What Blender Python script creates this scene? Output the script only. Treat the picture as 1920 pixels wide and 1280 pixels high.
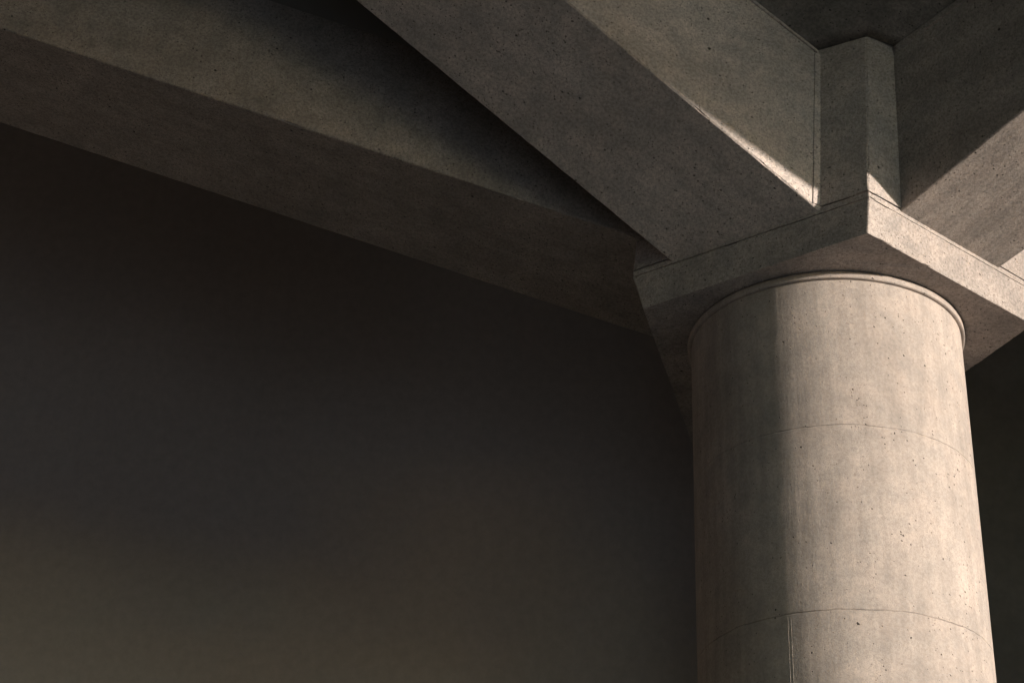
import bpy, math, random
from mathutils import Vector, Matrix, noise

for o in list(bpy.data.objects):
    bpy.data.objects.remove(o)
scene = bpy.context.scene
col = scene.collection
rad = math.radians

# ------------------------------------------------------------------ camera
cam_data = bpy.data.cameras.new('camera')
cam_data.sensor_width = 36.0
cam_data.lens = 65.25
cam_data.clip_end = 3000
cam = bpy.data.objects.new('camera', cam_data)
col.objects.link(cam)
cam.matrix_world = Matrix(((0.999328, -0.036650, 0.0, 0.0),
                           (-0.018319, -0.499508, -0.866116, 0.0),
                           (0.031743, 0.865534, -0.499844, 1.6),
                           (0, 0, 0, 1)))
scene.camera = cam

# ------------------------------------------------------------------ light
SUN_AZ, SUN_EL = 121.5, 4.0          # clockwise from +Y, and above the horizon
SUN_STRENGTH, SKY_STRENGTH, EXPOSURE = 2.0, 0.15, 1.65
world = bpy.data.worlds.new('World')
scene.world = world
world.use_nodes = True
wn = world.node_tree.nodes
wl = world.node_tree.links
wn.clear()
sky = wn.new('ShaderNodeTexSky')
sky.sky_type = 'NISHITA'
sky.sun_disc = False
sky.sun_elevation = rad(SUN_EL)
sky.sun_rotation = rad(SUN_AZ)
sky.air_density = 0.75
sky.dust_density = 0.12
sky.ozone_density = 1.0
bg = wn.new('ShaderNodeBackground')
bg.inputs['Strength'].default_value = SKY_STRENGTH
wo = wn.new('ShaderNodeOutputWorld')
wl.new(sky.outputs[0], bg.inputs['Color'])
wl.new(bg.outputs[0], wo.inputs['Surface'])

sd = bpy.data.lights.new('sun', 'SUN')
sd.energy = SUN_STRENGTH
sd.angle = rad(1.8)
sd.color = (1.0, 0.875, 0.76)
sun = bpy.data.objects.new('sun', sd)
col.objects.link(sun)
to_sun = Vector((math.sin(rad(SUN_AZ)) * math.cos(rad(SUN_EL)),
                 math.cos(rad(SUN_AZ)) * math.cos(rad(SUN_EL)), math.sin(rad(SUN_EL))))
sun.rotation_euler = to_sun.to_track_quat('Z', 'Y').to_euler()
sun.location = to_sun * 60 + Vector((0, 0, 10))

vs = scene.view_settings
vs.view_transform = 'Standard'
vs.look = 'None'
vs.gamma = 1.0
vs.use_curve_mapping = False
vs.exposure = EXPOSURE
scene.cycles.max_bounces = 5
scene.cycles.diffuse_bounces = 4
scene.cycles.use_denoising = True
scene.cycles.denoiser = 'OPENIMAGEDENOISE'
scene.cycles.sample_clamp_indirect = 4.0
scene.cycles.use_adaptive_sampling = True
scene.cycles.adaptive_threshold = 0.015


# ------------------------------------------------------------------ materials
def concrete(name, base=(0.40, 0.365, 0.33), mottle=0.22, pits=1.0, streak=0.0, grain=1.0,
             warp=1.0, smooth=False, along=None):
    m = bpy.data.materials.new(name)
    m.use_nodes = True
    nt = m.node_tree
    n, l = nt.nodes, nt.links
    n.clear()

    def node(t, **kw):
        x = n.new(t)
        for k, v in kw.items():
            setattr(x, k, v)
        return x

    def val(a, op, b, clamp=False):
        x = node('ShaderNodeMath', operation=op, use_clamp=clamp)
        for i, s in enumerate((a, b)):
            if hasattr(s, 'is_linked') or hasattr(s, 'links'):
                l.new(s, x.inputs[i])
            else:
                x.inputs[i].default_value = s
        return x.outputs[0]

    def ramp(s, lo, hi, a=0.0, b=1.0):
        x = node('ShaderNodeMapRange', interpolation_type='SMOOTHSTEP')
        l.new(s, x.inputs['Value'])
        x.inputs['From Min'].default_value = lo
        x.inputs['From Max'].default_value = hi
        x.inputs['To Min'].default_value = a
        x.inputs['To Max'].default_value = b
        return x.outputs[0]

    def tex(vec, scale, detail=4.0, rough=0.55, dist=0.0):
        x = node('ShaderNodeTexNoise')
        l.new(vec, x.inputs['Vector'])
        x.inputs['Scale'].default_value = scale
        x.inputs['Detail'].default_value = detail
        x.inputs['Roughness'].default_value = rough
        x.inputs['Distortion'].default_value = dist
        return x.outputs['Fac']

    tc = node('ShaderNodeTexCoord')
    P = tc.outputs['Object']
    mp = node('ShaderNodeMapping')
    if along is None:            # upright streaks
        mp.inputs['Scale'].default_value = (1.0, 1.0, 0.09)
        l.new(P, mp.inputs['Vector'])
    else:                        # board marks running along the beam
        mr = node('ShaderNodeMapping')
        mr.inputs['Rotation'].default_value = (0, 0, -rad(along))
        l.new(P, mr.inputs['Vector'])
        mp.inputs['Scale'].default_value = (0.045, 1.0, 0.25)
        l.new(mr.outputs[0], mp.inputs['Vector'])
    PS = mp.outputs['Vector']

    big = tex(P, 1.7, 3.0, 0.6, 0.6 * warp)
    mid = tex(P, 9.0, 4.0, 0.62)
    fine = tex(P, 75.0, 2.0, 0.65)
    sand = tex(P, 300.0, 1.0, 0.6)
    # weathering tone
    k = ramp(big, 0.3, 0.7, 1.0 - mottle, 1.0 + mottle * 0.55)
    k = val(k, 'MULTIPLY', ramp(mid, 0.3, 0.72, 1.0 - 0.8 * mottle, 1.0 + 0.55 * mottle))
    k = val(k, 'MULTIPLY', ramp(fine, 0.3, 0.68, 1.0 - 0.22 * grain, 1.0 + 0.12 * grain))
    # the sandy skin shows more where the paste has worn away
    worn = ramp(big, 0.36, 0.62, 0.25, 1.0)
    sk = val(val(ramp(sand, 0.34, 0.58, -0.32 * grain, 0.08 * grain), 'MULTIPLY', worn), 'ADD', 1.0)
    k = val(k, 'MULTIPLY', sk)
    height = val(val(fine, 'MULTIPLY', 1.1 * grain), 'ADD', val(sand, 'MULTIPLY', 0.55 * grain))
    if streak:
        st = tex(PS, 24.0, 2.0, 0.6)
        k = val(k, 'MULTIPLY', ramp(st, 0.3, 0.7, 1.0 - streak, 1.0 + streak * 0.6))
        height = val(height, 'ADD', val(st, 'MULTIPLY', 0.9))
    # air holes of two sizes, in clusters
    clus = ramp(mid, 0.34, 0.66, 0.12, 1.0)
    pit_all = None
    wv = node('ShaderNodeVectorMath', operation='MULTIPLY_ADD')
    l.new(fine, wv.inputs[0])
    wv.inputs[1].default_value = (0.012, 0.009, -0.010)
    l.new(P, wv.inputs[2])
    for sc, r0, r1, dens in ((11.0, 0.015, 0.085, 0.75), (42.0, 0.04, 0.20, 0.85), (105.0, 0.08, 0.34, 0.62)):
        vo = node('ShaderNodeTexVoronoi', feature='F1')
        l.new(wv.outputs[0], vo.inputs['Vector'])
        vo.inputs['Scale'].default_value = sc
        sep = node('ShaderNodeSeparateColor')
        l.new(vo.outputs['Color'], sep.inputs[0])
        rr = ramp(sep.outputs[0], 0.0, 1.0, r0, r1)
        keep = val(sep.outputs[1], 'LESS_THAN', val(clus, 'MULTIPLY', dens * pits))
        d = val(val(rr, 'SUBTRACT', vo.outputs['Distance']), 'DIVIDE', 0.0016 * sc)
        d = val(val(d, 'MULTIPLY', keep), 'MAXIMUM', 0.0, True)
        pit_all = d if pit_all is None else val(pit_all, 'MAXIMUM', d)
    k = val(k, 'MULTIPLY', val(1.0, 'SUBTRACT', val(pit_all, 'MULTIPLY', 0.85)))
    # colour: grey-beige to slightly pinkish patches
    mx = node('ShaderNodeMix', data_type='RGBA')
    l.new(ramp(mid, 0.3, 0.7), mx.inputs['Factor'])
    mx.inputs['A'].default_value = (*base, 1)
    mx.inputs['B'].default_value = (base[0] * 1.02, base[1] * 0.985, base[2] * 0.965, 1)
    sv = node('ShaderNodeVectorMath', operation='SCALE')
    l.new(mx.outputs['Result'], sv.inputs[0])
    l.new(k, sv.inputs['Scale'])
    height = val(height, 'SUBTRACT', val(pit_all, 'MULTIPLY', 3.0))
    bp = node('ShaderNodeBump')
    bp.inputs['Strength'].default_value = 1.0
    bp.inputs['Distance'].default_value = 0.0013
    l.new(height, bp.inputs['Height'])
    b = node('ShaderNodeBsdfPrincipled')
    l.new(sv.outputs[0], b.inputs['Base Color'])
    b.inputs['Roughness'].default_value = 0.88
    b.inputs['Specular IOR Level'].default_value = 0.22
    l.new(bp.outputs[0], b.inputs['Normal'])
    out = node('ShaderNodeOutputMaterial')
    l.new(b.outputs[0], out.inputs['Surface'])
    return m


def plaster(name, base, mottle=0.1, scale=0.9, trowel=0.0):
    """even, smooth surface with only broad tonal drift"""
    m = bpy.data.materials.new(name)
    m.use_nodes = True
    n, l = m.node_tree.nodes, m.node_tree.links
    b = n['Principled BSDF']
    b.inputs['Roughness'].default_value = 0.9
    b.inputs['Specular IOR Level'].default_value = 0.2
    tc = n.new('ShaderNodeTexCoord')
    t = n.new('ShaderNodeTexNoise')
    t.inputs['Scale'].default_value = scale
    t.inputs['Detail'].default_value = 5.0
    l.new(tc.outputs['Object'], t.inputs['Vector'])
    r = n.new('ShaderNodeMapRange')
    r.inputs['From Min'].default_value = 0.3
    r.inputs['From Max'].default_value = 0.7
    r.inputs['To Min'].default_value = 1 - mottle
    r.inputs['To Max'].default_value = 1 + mottle
    l.new(t.outputs['Fac'], r.inputs['Value'])
    tone = r.outputs[0]
    if trowel:                   # finer float marks on top of the drift
        t2 = n.new('ShaderNodeTexNoise')
        t2.inputs['Scale'].default_value = 14.0
        t2.inputs['Detail'].default_value = 8.0
        t2.inputs['Roughness'].default_value = 0.72
        l.new(tc.outputs['Object'], t2.inputs['Vector'])
        r2 = n.new('ShaderNodeMapRange')
        r2.inputs['From Min'].default_value = 0.3
        r2.inputs['From Max'].default_value = 0.7
        r2.inputs['To Min'].default_value = 1 - trowel
        r2.inputs['To Max'].default_value = 1 + trowel
        l.new(t2.outputs['Fac'], r2.inputs['Value'])
        m2 = n.new('ShaderNodeMath')
        m2.operation = 'MULTIPLY'
        l.new(tone, m2.inputs[0])
        l.new(r2.outputs[0], m2.inputs[1])
        tone = m2.outputs[0]
    sv = n.new('ShaderNodeVectorMath')
    sv.operation = 'SCALE'
    sv.inputs[0].default_value = base
    l.new(tone, sv.inputs['Scale'])
    l.new(sv.outputs[0], b.inputs['Base Color'])
    return m


M_COL = concrete('column_concrete', (0.45, 0.40, 0.365), 0.14, 0.30, 0.09, 0.5)
M_CAP = concrete('capital_concrete', (0.445, 0.40, 0.372), 0.20, 0.95)
M_BEAM_A = concrete('lightened_beam_concrete', (0.57, 0.513, 0.478), 0.18, 1.0, 0.07, along=200.7)  # beam concrete lightened in place of light its side lacks
M_BEAM_B = concrete('beam_concrete', (0.41, 0.37, 0.34), 0.16, 1.0, 0.16, along=-50.5)
M_BEAM_C = concrete('darkened_beam_concrete', (0.335, 0.30, 0.277), 0.18, 0.8, 0.06, along=188.0)  # beam concrete darkened in place of shade on its side
M_SLAB = plaster('darkened_slab_concrete', (0.15, 0.14, 0.13), 0.22, 1.5)  # concrete darkened so less light bounces onto the rear wall
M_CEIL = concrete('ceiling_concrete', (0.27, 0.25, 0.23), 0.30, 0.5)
M_WALL = plaster('wall_render', (0.60, 0.538, 0.505), 0.05, 0.8, 0.10)
M_FLOOR = plaster('low_bounce_floor', (0.06, 0.057, 0.053), 0.15, 0.6)  # unseen floor, coloured dark so little light bounces back up
M_PAVE = plaster('bounce_paving', (0.68, 0.63, 0.57), 0.10, 0.6)  # unseen paving, made pale to bounce light upward
M_GREY = plaster('shade_toned_screen', (0.10, 0.091, 0.083), 0.16, 1.6, 0.12)  # colour of the added screen, its dark tone stands in for shade
M_DARK = plaster('low_bounce_wall', (0.045, 0.042, 0.040), 0.10, 0.8)  # unseen blockers, coloured dark to return little bounced light


# ------------------------------------------------------------------ mesh helpers
def steps(length, near, chamfer=0.007, grow=1.0):
    """parameters 0..1 along an edge: a thin row at each end, then ~near metres per step"""
    c = min(chamfer / length, 0.2)
    ts = [0.0, c]
    x, d = c, near / length
    while x + d < 1 - c:
        x += d
        ts.append(x)
        d *= grow
    ts += [1 - c, 1.0]
    return ts


class Build:
    def __init__(self):
        self.v, self.f, self.key, self.edge = [], [], {}, {}

    def vert(self, p):
        k = (round(p[0], 5), round(p[1], 5), round(p[2], 5))
        if k not in self.key:
            self.key[k] = len(self.v)
            self.v.append(Vector(p))
        return self.key[k]

    def patch(self, a, b, c, d, us, vs_):
        """quad a-b-c-d (counter-clockwise seen from outside), us along a-b, vs_ along a-d"""
        nrm = ((b - a).cross(d - a)).normalized()
        g = []
        for v in vs_:
            row = []
            for u in us:
                p = a.lerp(b, u).lerp(d.lerp(c, u), v)
                i = self.vert(p)
                row.append(i)
                if u in (0.0, 1.0) or v in (0.0, 1.0):
                    self.edge.setdefault(i, []).append(nrm)
            g.append(row)
        for j in range(len(vs_) - 1):
            for i in range(len(us) - 1):
                self.f.append((g[j][i], g[j][i + 1], g[j + 1][i + 1], g[j + 1][i]))
        return g

    def poly(self, ids, nrm):
        self.f.append(tuple(ids))
        for i in ids:
            self.edge.setdefault(i, []).append(nrm)

    def wear(self, seed, base=0.002, chip=0.006):
        off = Vector((seed * 7.3, seed * 3.1, 0))
        for i, ns in self.edge.items():
            if len(ns) < 2:
                continue
            n = Vector()
            for q in ns:
                n += q
            if n.length < 1e-6:
                continue
            n.normalize()
            p = self.v[i]
            a = noise.noise(p * 26 + off) * 0.5 + 0.5
            b = max(0.0, noise.noise(p * 9 + off) - 0.12) * max(0.0, noise.noise(p * 60 + off) + 0.25)
            self.v[i] = p - n * (base * (0.4 + 1.2 * a) + chip * 4.0 * b)

    def obj(self, name, mat, parent=None, smooth=False):
        me = bpy.data.meshes.new(name)
        me.from_pydata([tuple(p) for p in self.v], [], self.f)
        me.materials.append(mat)
        if smooth:
            me.polygons.foreach_set('use_smooth', [True] * len(me.polygons))
        me.update()
        o = bpy.data.objects.new(name, me)
        col.objects.link(o)
        o.parent = parent
        return o


def thing(name, label, cat, loc=(0, 0, 0), group=None):
    o = bpy.data.objects.new(name, None)
    o.empty_display_size = 0.3
    col.objects.link(o)
    o.location = loc
    o['label'] = label
    o['category'] = cat
    o['kind'] = 'thing'
    if group:
        o['group'] = group
    return o


def adopt(child, parent):
    """parent without moving: meshes are written in world metres"""
    child.parent = parent
    child.matrix_parent_inverse = Matrix.Translation(parent.location).inverted()
    return child


def tag(o, label, cat, group=None):
    o['label'] = label
    o['category'] = cat
    o['kind'] = 'thing'
    if group:
        o['group'] = group
    return o


def structure(o):
    o['kind'] = 'structure'
    return o


def prism(name, bottom, top, mat, seed, near=0.025, base=0.002, chip=0.006):
    """upright block; bottom and top are matching outlines, counter-clockwise from above"""
    B = Build()
    n = len(bottom)
    low, up = [], []
    h = (top[0] - bottom[0]).length
    for i in range(n):
        a, b = bottom[i], bottom[(i + 1) % n]
        c, d = top[(i + 1) % n], top[i]
        g = B.patch(a, b, c, d, steps((b - a).length, near), steps(h, near))
        low += g[0][:-1]
        up += g[-1][:-1]
    B.poly(low[::-1], Vector((0, 0, -1)))
    B.poly(up, Vector((0, 0, 1)))
    B.wear(seed, base, chip)
    return B.obj(name, mat)


def bar(name, s, e, mat, seed, near=0.03, grow=1.012, base=0.002, chip=0.006):
    """beam between two four-cornered sections s and e, corners in the same order:
    bottom-near, bottom-far, top-far, top-near (counter-clockwise seen from the start)"""
    B = Build()
    ln = (e[0] - s[0]).length
    us = steps(ln, near, 0.007, grow)
    ring0, ring1 = [], []
    for i in range(4):
        j = (i + 1) % 4
        w = (s[j] - s[i]).length
        g = B.patch(s[i], s[j], e[j], e[i], [0.0, min(0.3, 0.007 / w), 0.5, max(0.7, 1 - 0.007 / w), 1.0], us)
        ring0 += g[0][:-1]
        ring1 += g[-1][:-1]
    ax = (e[0] - s[0]).normalized()
    B.poly(ring0[::-1], -ax)
    B.poly(ring1, ax)
    B.wear(seed, base, chip)
    return B.obj(name, mat)


def box(name, lo, hi, mat):
    B = Build()
    x0, y0, z0 = lo
    x1, y1, z1 = hi
    p = [Vector(q) for q in ((x0, y0, z0), (x1, y0, z0), (x1, y1, z0), (x0, y1, z0),
                             (x0, y0, z1), (x1, y0, z1), (x1, y1, z1), (x0, y1, z1))]
    for q in ((0, 1, 5, 4), (1, 2, 6, 5), (2, 3, 7, 6), (3, 0, 4, 7), (3, 2, 1, 0), (4, 5, 6, 7)):
        B.patch(*[p[i] for i in q], [0.0, 1.0], [0.0, 1.0])
    return B.obj(name, mat)


def lathe(name, profile, cx, cy, mat, seg=192, jitter=0.0, seed=0, seed_top=None):
    """closed ring surface turned about the vertical line through cx, cy; profile = (radius, z) going up"""
    B = Build()
    rows = []
    za, zb = profile[0][1], profile[-1][1]
    seed_top = seed if seed_top is None else seed_top
    for k, (r, z) in enumerate(profile):
        row = []
        mixt = (z - za) / (zb - za)
        for i in range(seg):
            a = 2 * math.pi * i / seg
            p = Vector((math.cos(a), math.sin(a), 0))
            jz = 0.0
            for sd_, wt in ((seed, 1 - mixt), (seed_top, mixt)):
                jz += wt * jitter * (noise.noise(p * 4 + Vector((0, 0, sd_ * 5.3))) + 0.5 * noise.noise(p * 17 + Vector((3, 0, sd_ * 5.3))))
            q = 0.04 * jitter * noise.noise(p * 40 + Vector((0, 7, seed + k)))
            B.v.append(Vector((cx + (r + q) * p.x, cy + (r + q) * p.y, z + jz)))
            row.append(len(B.v) - 1)
        rows.append(row)
    for a, b in zip(rows, rows[1:]):
        for i in range(seg):
            j = (i + 1) % seg
            B.f.append((a[i], a[j], b[j], b[i]))
    B.f.append(tuple(rows[0][::-1]))
    B.f.append(tuple(rows[-1]))
    o = B.obj(name, mat)
    me = o.data
    me.polygons.foreach_set('use_smooth', [len(p.vertices) == 4 for p in me.polygons])
    me.update()
    return o


V = Vector
# ------------------------------------------------------------------ setting: ground, rear wall, added light blockers
g = Build()
g.patch(V((-900, -900, 0)), V((900, -900, 0)), V((900, 900, 0)), V((-900, 900, 0)), [0.0, 1.0], [0.0, 1.0])
structure(g.obj('ground', M_FLOOR))
X0, X1, Y0, Y1, ZR = -11.0, 7.0, -7.0, 11.0, 12.6
FRONT_X, FRONT_Z = 2.8, 8.4
g = Build()
g.patch(V((5.5, -40, 0.004)), V((60, -40, 0.004)), V((60, 30, 0.004)), V((5.5, 30, 0.004)), [0.0, 1.0], [0.0, 1.0])
g.patch(V((2.3, 3.0, 0.004)), V((5.5, 3.0, 0.004)), V((5.5, 8.0, 0.004)), V((2.3, 8.0, 0.004)), [0.0, 1.0], [0.0, 1.0])  # unseen patch added to bounce light up under the capital
g.patch(V((-40, -40, 0.004)), V((5.5, -40, 0.004)), V((5.5, Y0 - 0.5, 0.004)), V((-40, Y0 - 0.5, 0.004)), [0.0, 1.0], [0.0, 1.0])  # unseen patch added to bounce light onto the rear wall
structure(g.obj('bounce_pavement', M_PAVE))
tag(box('rear_wall', (X0, Y1, -0.2), (X1 + 0.5, Y1 + 0.4, ZR), M_WALL),
    'plain dark wall behind the round column', 'wall')
side = thing('side_sun_blocker', 'added sun blocker with one tall opening, out of view to the right', 'wall', (X1 + 0.25, 2, 0))  # unseen, added to keep the low sun off rear wall and far beam
OPEN_Y1, OPEN_Z = 4.3, 7.08
adopt(box('blocker_panel', (X1, OPEN_Y1, -0.2), (X1 + 0.5, Y1 - 0.003, ZR), M_WALL), side)
adopt(box('blocker_lintel', (X1 + 0.003, -0.8, OPEN_Z), (X1 + 0.497, OPEN_Y1 - 0.002, ZR), M_WALL), side)
adopt(box('blocker_lintel', (X1 + 0.003, Y0 - 0.4, 10.6), (X1 + 0.497, -0.802, ZR), M_WALL), side)
adopt(box('blocker_post', (X1, Y0 - 0.4, -0.2), (X1 + 0.5, Y0 + 0.1, 10.598), M_WALL), side)
tag(box('end_blocker', (X0 - 0.4, Y0 - 0.4, -0.2), (X0 - 0.003, Y1 + 0.4, ZR), M_DARK),
    'added dark light blocker, out of view to the left', 'wall')  # unseen, added to shut out sky light from the left
front = thing('front_blocker', 'added light blocker that ends short of the open corner, out of view behind the camera', 'wall', (-2, Y0 - 0.2, 0))  # unseen, added to shape the sky light coming from the front
adopt(box('blocker_panel', (X0, Y0 - 0.4, -0.2), (-7.0, Y0 - 0.003, ZR), M_DARK), front)
adopt(box('blocker_lintel', (-6.998, Y0 - 0.397, 4.8), (FRONT_X - 0.802, Y0 - 0.006, ZR), M_DARK), front)
adopt(box('blocker_panel', (FRONT_X - 0.8, Y0 - 0.4, -0.2), (FRONT_X, Y0 - 0.003, ZR), M_DARK), front)
adopt(box('blocker_lintel', (FRONT_X + 0.002, Y0 - 0.397, FRONT_Z), (X1 - 0.002, Y0 - 0.006, ZR), M_DARK), front)
tag(box('added_screen', (1.95, 8.9, -0.2), (X1 - 0.003, 9.15, 8.6), M_GREY),
    'added screen, coloured dark for shade, in the gap right of the round column', 'wall')  # added to cut the light reaching the rear wall
structure(box('roof_blocker', (X0 - 0.4, Y0 - 0.4, ZR + 0.003), (X1 + 0.6, Y1 + 0.4, ZR + 0.4), M_SLAB))  # unseen, added to shut out the sky overhead

# ------------------------------------------------------------------ the column
CX, CY = 1.412, 7.245
colm = thing('concrete_column', 'thick round concrete column under the angular capital, its right side sunlit', 'column', (CX, CY, 0))
R = 0.600
lifts = []
ZJ = [0.0, 0.95, 1.80, 2.62, 3.46, 4.31, 5.105, 5.80]
for i in range(len(ZJ) - 1):
    z0, z1 = ZJ[i] + 0.0006, ZJ[i + 1] - 0.0006
    c0, c1 = (0.16 if i == 6 else 0.4), (0.16 if i == 5 else 0.4)
    prof = [(R - 0.005 * c0, z0), (R - 0.0010 * c0, z0 + 0.0025 * c0), (R, z0 + 0.006)]
    prof += [(R, z0 + (z1 - z0) * k / 12) for k in range(1, 12)]
    prof += [(R, z1 - 0.006), (R - 0.0010 * c1, z1 - 0.0025 * c1), (R - 0.005 * c1, z1)]
    lifts.append(adopt(lathe('shaft_lift', prof, CX, CY, M_COL, 256, 0.006, i, i + 1), colm))
adopt(lathe('shaft_core', [(R - 0.0045, 0.1), (R - 0.0045, 5.829)], CX, CY, M_COL, 96), colm)
adopt(lathe('collar', [(R + 0.004, 5.797), (R + 0.015, 5.797), (R + 0.017, 5.800), (R + 0.017, 5.824), (R + 0.013, 5.829)],
            CX, CY, M_COL, 256, 0.0006, 3), colm)

# capital, band and pier head: one leaning stack with the same five-sided outline
foot = [V((1.440, 6.336, 5.83)), V((2.293, 7.015, 5.83)), V((1.750, 8.277, 5.83)), V((0.917, 8.277, 5.83)), V((0.572, 7.001, 5.83))]
mid1 = [p + V((0.018, 0.000, 0.180)) for p in foot]
mid1[4] = V((0.528, 7.028, 6.010))
def shrink(pts, k, dz):
    return [p + (V((CX, 7.3, p.z)) - p) * k + V((0, 0, dz)) for p in pts]


band0 = shrink(mid1, 0.003, 0.0025)
band1 = shrink(mid1, 0.003, 0.0310)
head0 = shrink(mid1, 0.002, 0.0335)
head0.append(V((1.200, 6.522, 6.0435)))
head0.insert(1, V((1.690, 6.512, 6.0435)))
head1 = [V((1.545, 6.445, 7.35)), V((2.37, 7.09, 7.35)), V((1.82, 8.35, 7.35)), V((0.98, 8.35, 7.35)), V((0.645, 7.10, 7.35)),
         V((1.277, 6.510, 7.35))]
head1.insert(1, V((1.706, 6.407, 7.35)))
adopt(prism('capital', foot, mid1, M_CAP, 1, 0.014, 0.0022, 0.006), colm)
adopt(prism('capital_band', band0, band1, M_CAP, 2, 0.02, 0.0012, 0.004), colm)
adopt(prism('capital_core', shrink(foot, 0.03, 0.02), shrink(mid1, 0.03, 0.06), M_CAP, 4, 0.2), colm)
adopt(prism('pier_head', head0, head1, M_CAP, 3, 0.014, 0.0022, 0.007), colm)


# ------------------------------------------------------------------ beams
def beam(name, label, near0, far0, dn, df, depth, dtop, back, length, seed, mat):
    """near0 / far0: the two lower corners where the beam leaves the column head"""
    t = thing(name, label, 'beam', tuple((near0 + far0) / 2), 'tapering beams radiating from the column')
    up = V((0, 0, 1))
    s = [near0 - dn * back, far0 - df * back, far0 - df * back + up * depth[0], near0 - dn * back + up * depth[0]]
    e = [near0 + dn * length, far0 + df * length, far0 + df * length + up * depth[1], near0 + dn * length + up * depth[1]]
    adopt(bar('beam_body', s, e, mat, seed, base=0.0032, chip=0.007), t)
    return t, s, e


A_r, A_l, d_A = V((1.252, 6.463, 6.042)), V((0.662, 6.899, 6.042)), V((-0.793, -0.300, 0.530))
B_l, B_r, d_B, d_Br = V((1.639, 6.430, 6.042)), V((2.162, 6.840, 6.042)), V((0.614, -0.746, 0.259)), V((0.665, -0.701, 0.258))
C_n, C_f, d_C = V((0.559, 7.001, 6.200)), V((0.672, 7.869, 6.200)), V((-0.961, -0.135, 0.242))

tA, sA, eA = beam('concrete_beam', 'wide beam with dark underside and sunlit sliver along its side, left of the pier',
                  A_l, A_r, d_A, d_A, (0.99, 0.72), None, 0.25, 9.0, 11, M_BEAM_A)
tB, sB, eB = beam('concrete_beam', 'beam with lit beige underside running up to the right edge',
                  B_l, B_r, d_B, d_Br, (0.97, 0.56), None, 0.22, 3.0, 12, M_BEAM_B)
tC, sC, eC = beam('concrete_beam', 'long dark beam running left behind the sliver-lit beam, above the dark wall',
                  C_f, C_n, d_C, d_C, (1.00, 0.90), None, 0.12, 10.0, 13, M_BEAM_C)


# ------------------------------------------------------------------ ceiling between the beams
def sail(name, lines, mat, nu=10, nv=14, length=9.0, thick=0.18):
    """smooth slab through straight lines (start point, direction, length) that fan out from the column"""
    B = Build()
    L_ = len(lines) - 1
    lo, hi = [], []
    for j in range(nv + 1):
        t = (j / nv) ** 1.5
        pts = [p + d * (ln * t) for p, d, ln in lines]
        ra, rb = [], []
        for i in range(nu * L_ + 1):
            k = min(i // nu, L_ - 1)
            u = i / nu - k
            p = pts[k].lerp(pts[k + 1], u)
            ra.append(B.vert(p))
            rb.append(B.vert(p + V((0, 0, thick))))
        lo.append(ra)
        hi.append(rb)
    n = len(lo[0])
    for j in range(nv):
        for i in range(n - 1):
            B.f.append((lo[j][i], lo[j + 1][i], lo[j + 1][i + 1], lo[j][i + 1]))
            B.f.append((hi[j][i], hi[j][i + 1], hi[j + 1][i + 1], hi[j + 1][i]))
    for j in range(nv):
        B.f.append((lo[j][0], hi[j][0], hi[j + 1][0], lo[j + 1][0]))
        B.f.append((lo[j][-1], lo[j + 1][-1], hi[j + 1][-1], hi[j][-1]))
    for i in range(n - 1):
        B.f.append((lo[0][i], lo[0][i + 1], hi[0][i + 1], hi[0][i]))
        B.f.append((lo[-1][i], hi[-1][i], hi[-1][i + 1], lo[-1][i + 1]))
    o = B.obj(name, mat)
    o.data.polygons.foreach_set('use_smooth', [k < 2 * nv * (n - 1) for k in range(len(o.data.polygons))])
    return structure(o)


inA = V((-0.35, 0.20, 0))      # sink the slab edges into the beams
dAt, dBt = V((-0.811, -0.307, 0.498)), V((0.630, -0.766, 0.129))
A_t, N_t, B_t = V((1.307, 6.484, 6.892)), V((1.523, 6.406, 6.920)), V((1.647, 6.419, 6.877))
dM = V((-0.10, -0.80, 0.40))
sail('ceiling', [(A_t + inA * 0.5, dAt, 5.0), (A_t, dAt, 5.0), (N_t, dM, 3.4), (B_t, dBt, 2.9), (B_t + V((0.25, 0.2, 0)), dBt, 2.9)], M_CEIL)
A_tl = V((0.70, 6.93, 6.93))
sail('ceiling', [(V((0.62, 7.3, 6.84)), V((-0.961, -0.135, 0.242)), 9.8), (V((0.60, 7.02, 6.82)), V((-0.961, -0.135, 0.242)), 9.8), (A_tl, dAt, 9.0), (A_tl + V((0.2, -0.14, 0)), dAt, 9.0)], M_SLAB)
def shade_panel(name, q, mat, thick=0.18):
    P_ = Build()
    up_ = V((0, 0, thick))
    P_.patch(q[0], q[3], q[2], q[1], [0.0, 1.0], [0.0, 1.0])
    P_.patch(q[0] + up_, q[1] + up_, q[2] + up_, q[3] + up_, [0.0, 1.0], [0.0, 1.0])
    for a, b in ((0, 1), (1, 2), (2, 3), (3, 0)):
        P_.patch(q[a], q[b], q[b] + up_, q[a] + up_, [0.0, 1.0], [0.0, 1.0])
    return structure(P_.obj(name, mat))


shade_panel('ceiling', [V((0.9, 7.5, 7.12)), V((-9.5, 6.1, 9.70)), V((-11, 11.2, 12.5)), V((0.9, 11.2, 8.9))], M_SLAB)  # unseen slab added to shade the top of the rear wall
shade_panel('ceiling', [V((0.903, 11.2, 8.9)), V((6.9, 11.2, 8.3)), V((6.9, 7.5, 7.2)), V((0.903, 7.5, 7.12))], M_SLAB)  # unseen slab added to keep high light off the rear wall

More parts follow.
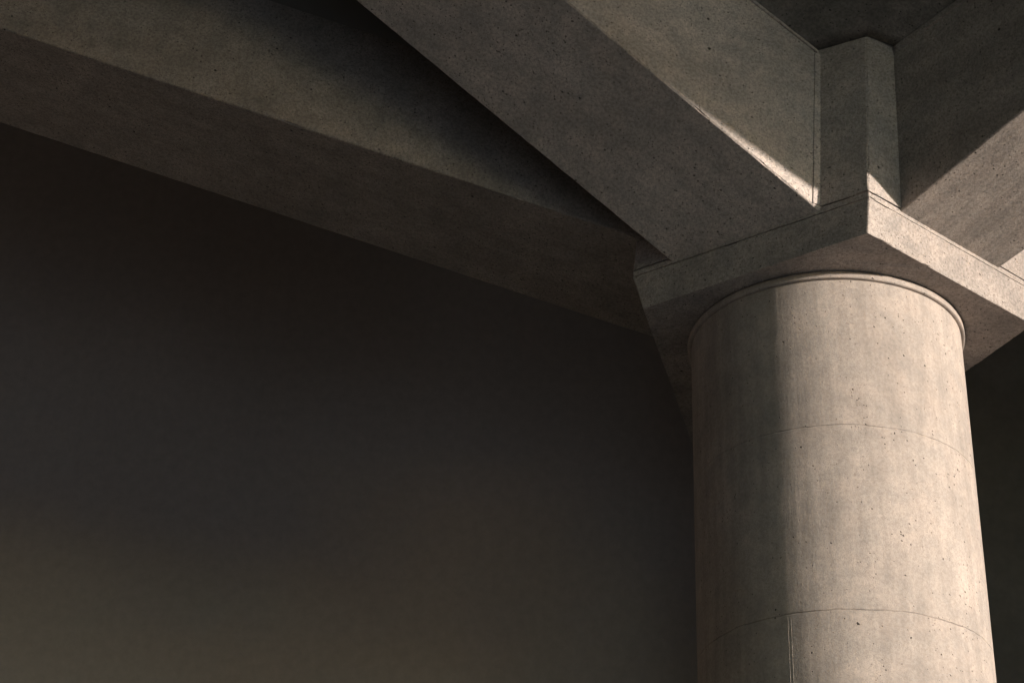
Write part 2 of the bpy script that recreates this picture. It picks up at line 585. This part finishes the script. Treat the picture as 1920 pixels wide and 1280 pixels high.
# mortar ridges left by the shuttering along the lightened beam: under the ceiling and down the pier
up = V((0, 0, 1))
side_n = d_A.cross(up).normalized()
if side_n.x < 0:
    side_n = -side_n
a0, a1 = A_t, A_t + dAt * 4.9
w = up * 0.016
adopt(bar('mortar_ridge', [a0 - w - side_n * 0.02, a0 - w + side_n * 0.010, a0 + side_n * 0.010, a0 - side_n * 0.02],
          [a1 - w - side_n * 0.02, a1 - w + side_n * 0.010, a1 + side_n * 0.010, a1 - side_n * 0.02], M_BEAM_A, 21, 0.03, 1.012, 0.001, 0.002), tA)
k0, k1 = A_r + V((0.004, 0.002, 0.01)), A_t + V((0.0, 0.0, -0.02))
f = V((d_A.x, d_A.y, 0)).normalized()
adopt(bar('mortar_ridge', [k0 + f * 0.012 - side_n * 0.02, k0 + f * 0.012 + side_n * 0.006, k0 - f * 0.03 + side_n * 0.006, k0 - f * 0.03 - side_n * 0.02],
          [k1 + f * 0.012 - side_n * 0.02, k1 + f * 0.012 + side_n * 0.006, k1 - f * 0.03 + side_n * 0.006, k1 - f * 0.03 - side_n * 0.02], M_BEAM_A, 22, 0.03, 1.0, 0.001, 0.002), tA)
nB = d_B.cross(up).normalized()
if nB.x > 0:
    nB = -nB
b0, b1 = B_t, B_t + dBt * 2.85
w = up * 0.030
adopt(bar('mortar_ridge', [b0 - w + nB * 0.012, b0 - w - nB * 0.02, b0 - nB * 0.02, b0 + nB * 0.012],
          [b1 - w + nB * 0.012, b1 - w - nB * 0.02, b1 - nB * 0.02, b1 + nB * 0.012], M_BEAM_B, 23, 0.03, 1.012, 0.001, 0.002), tB)
# seams of the round formwork, two thin upright fins on one lift of the shaft
for ang, h in ((-120.8, 0.0009), (-119.6, 0.0006)):
    F = Build()
    zs = [3.47 + 0.83 * i / 60 for i in range(61)]
    rows = []
    for i, z in enumerate(zs):
        row = []
        for da, rr in ((-0.16, -0.002), (-0.04, h * (0.7 + 0.6 * noise.noise(V((z * 30, ang, 0))))), (0.04, h * 0.8), (0.16, -0.002)):
            a = rad(ang + da + 0.05 * noise.noise(V((z * 6, 0, ang))))
            F.v.append(V((CX + (R + rr) * math.cos(a), CY + (R + rr) * math.sin(a), z)))
            row.append(len(F.v) - 1)
        rows.append(row)
    for p, q in zip(rows, rows[1:]):
        for i in range(3):
            F.f.append((p[i], p[i + 1], q[i + 1], q[i]))
        F.f.append((p[3], p[0], q[0], q[3]))
    F.f += [tuple(rows[0][::-1]), tuple(rows[-1])]
    seam = F.obj('formwork_seam', M_COL, lifts[4])
    seam.matrix_parent_inverse = lifts[4].matrix_world.inverted()
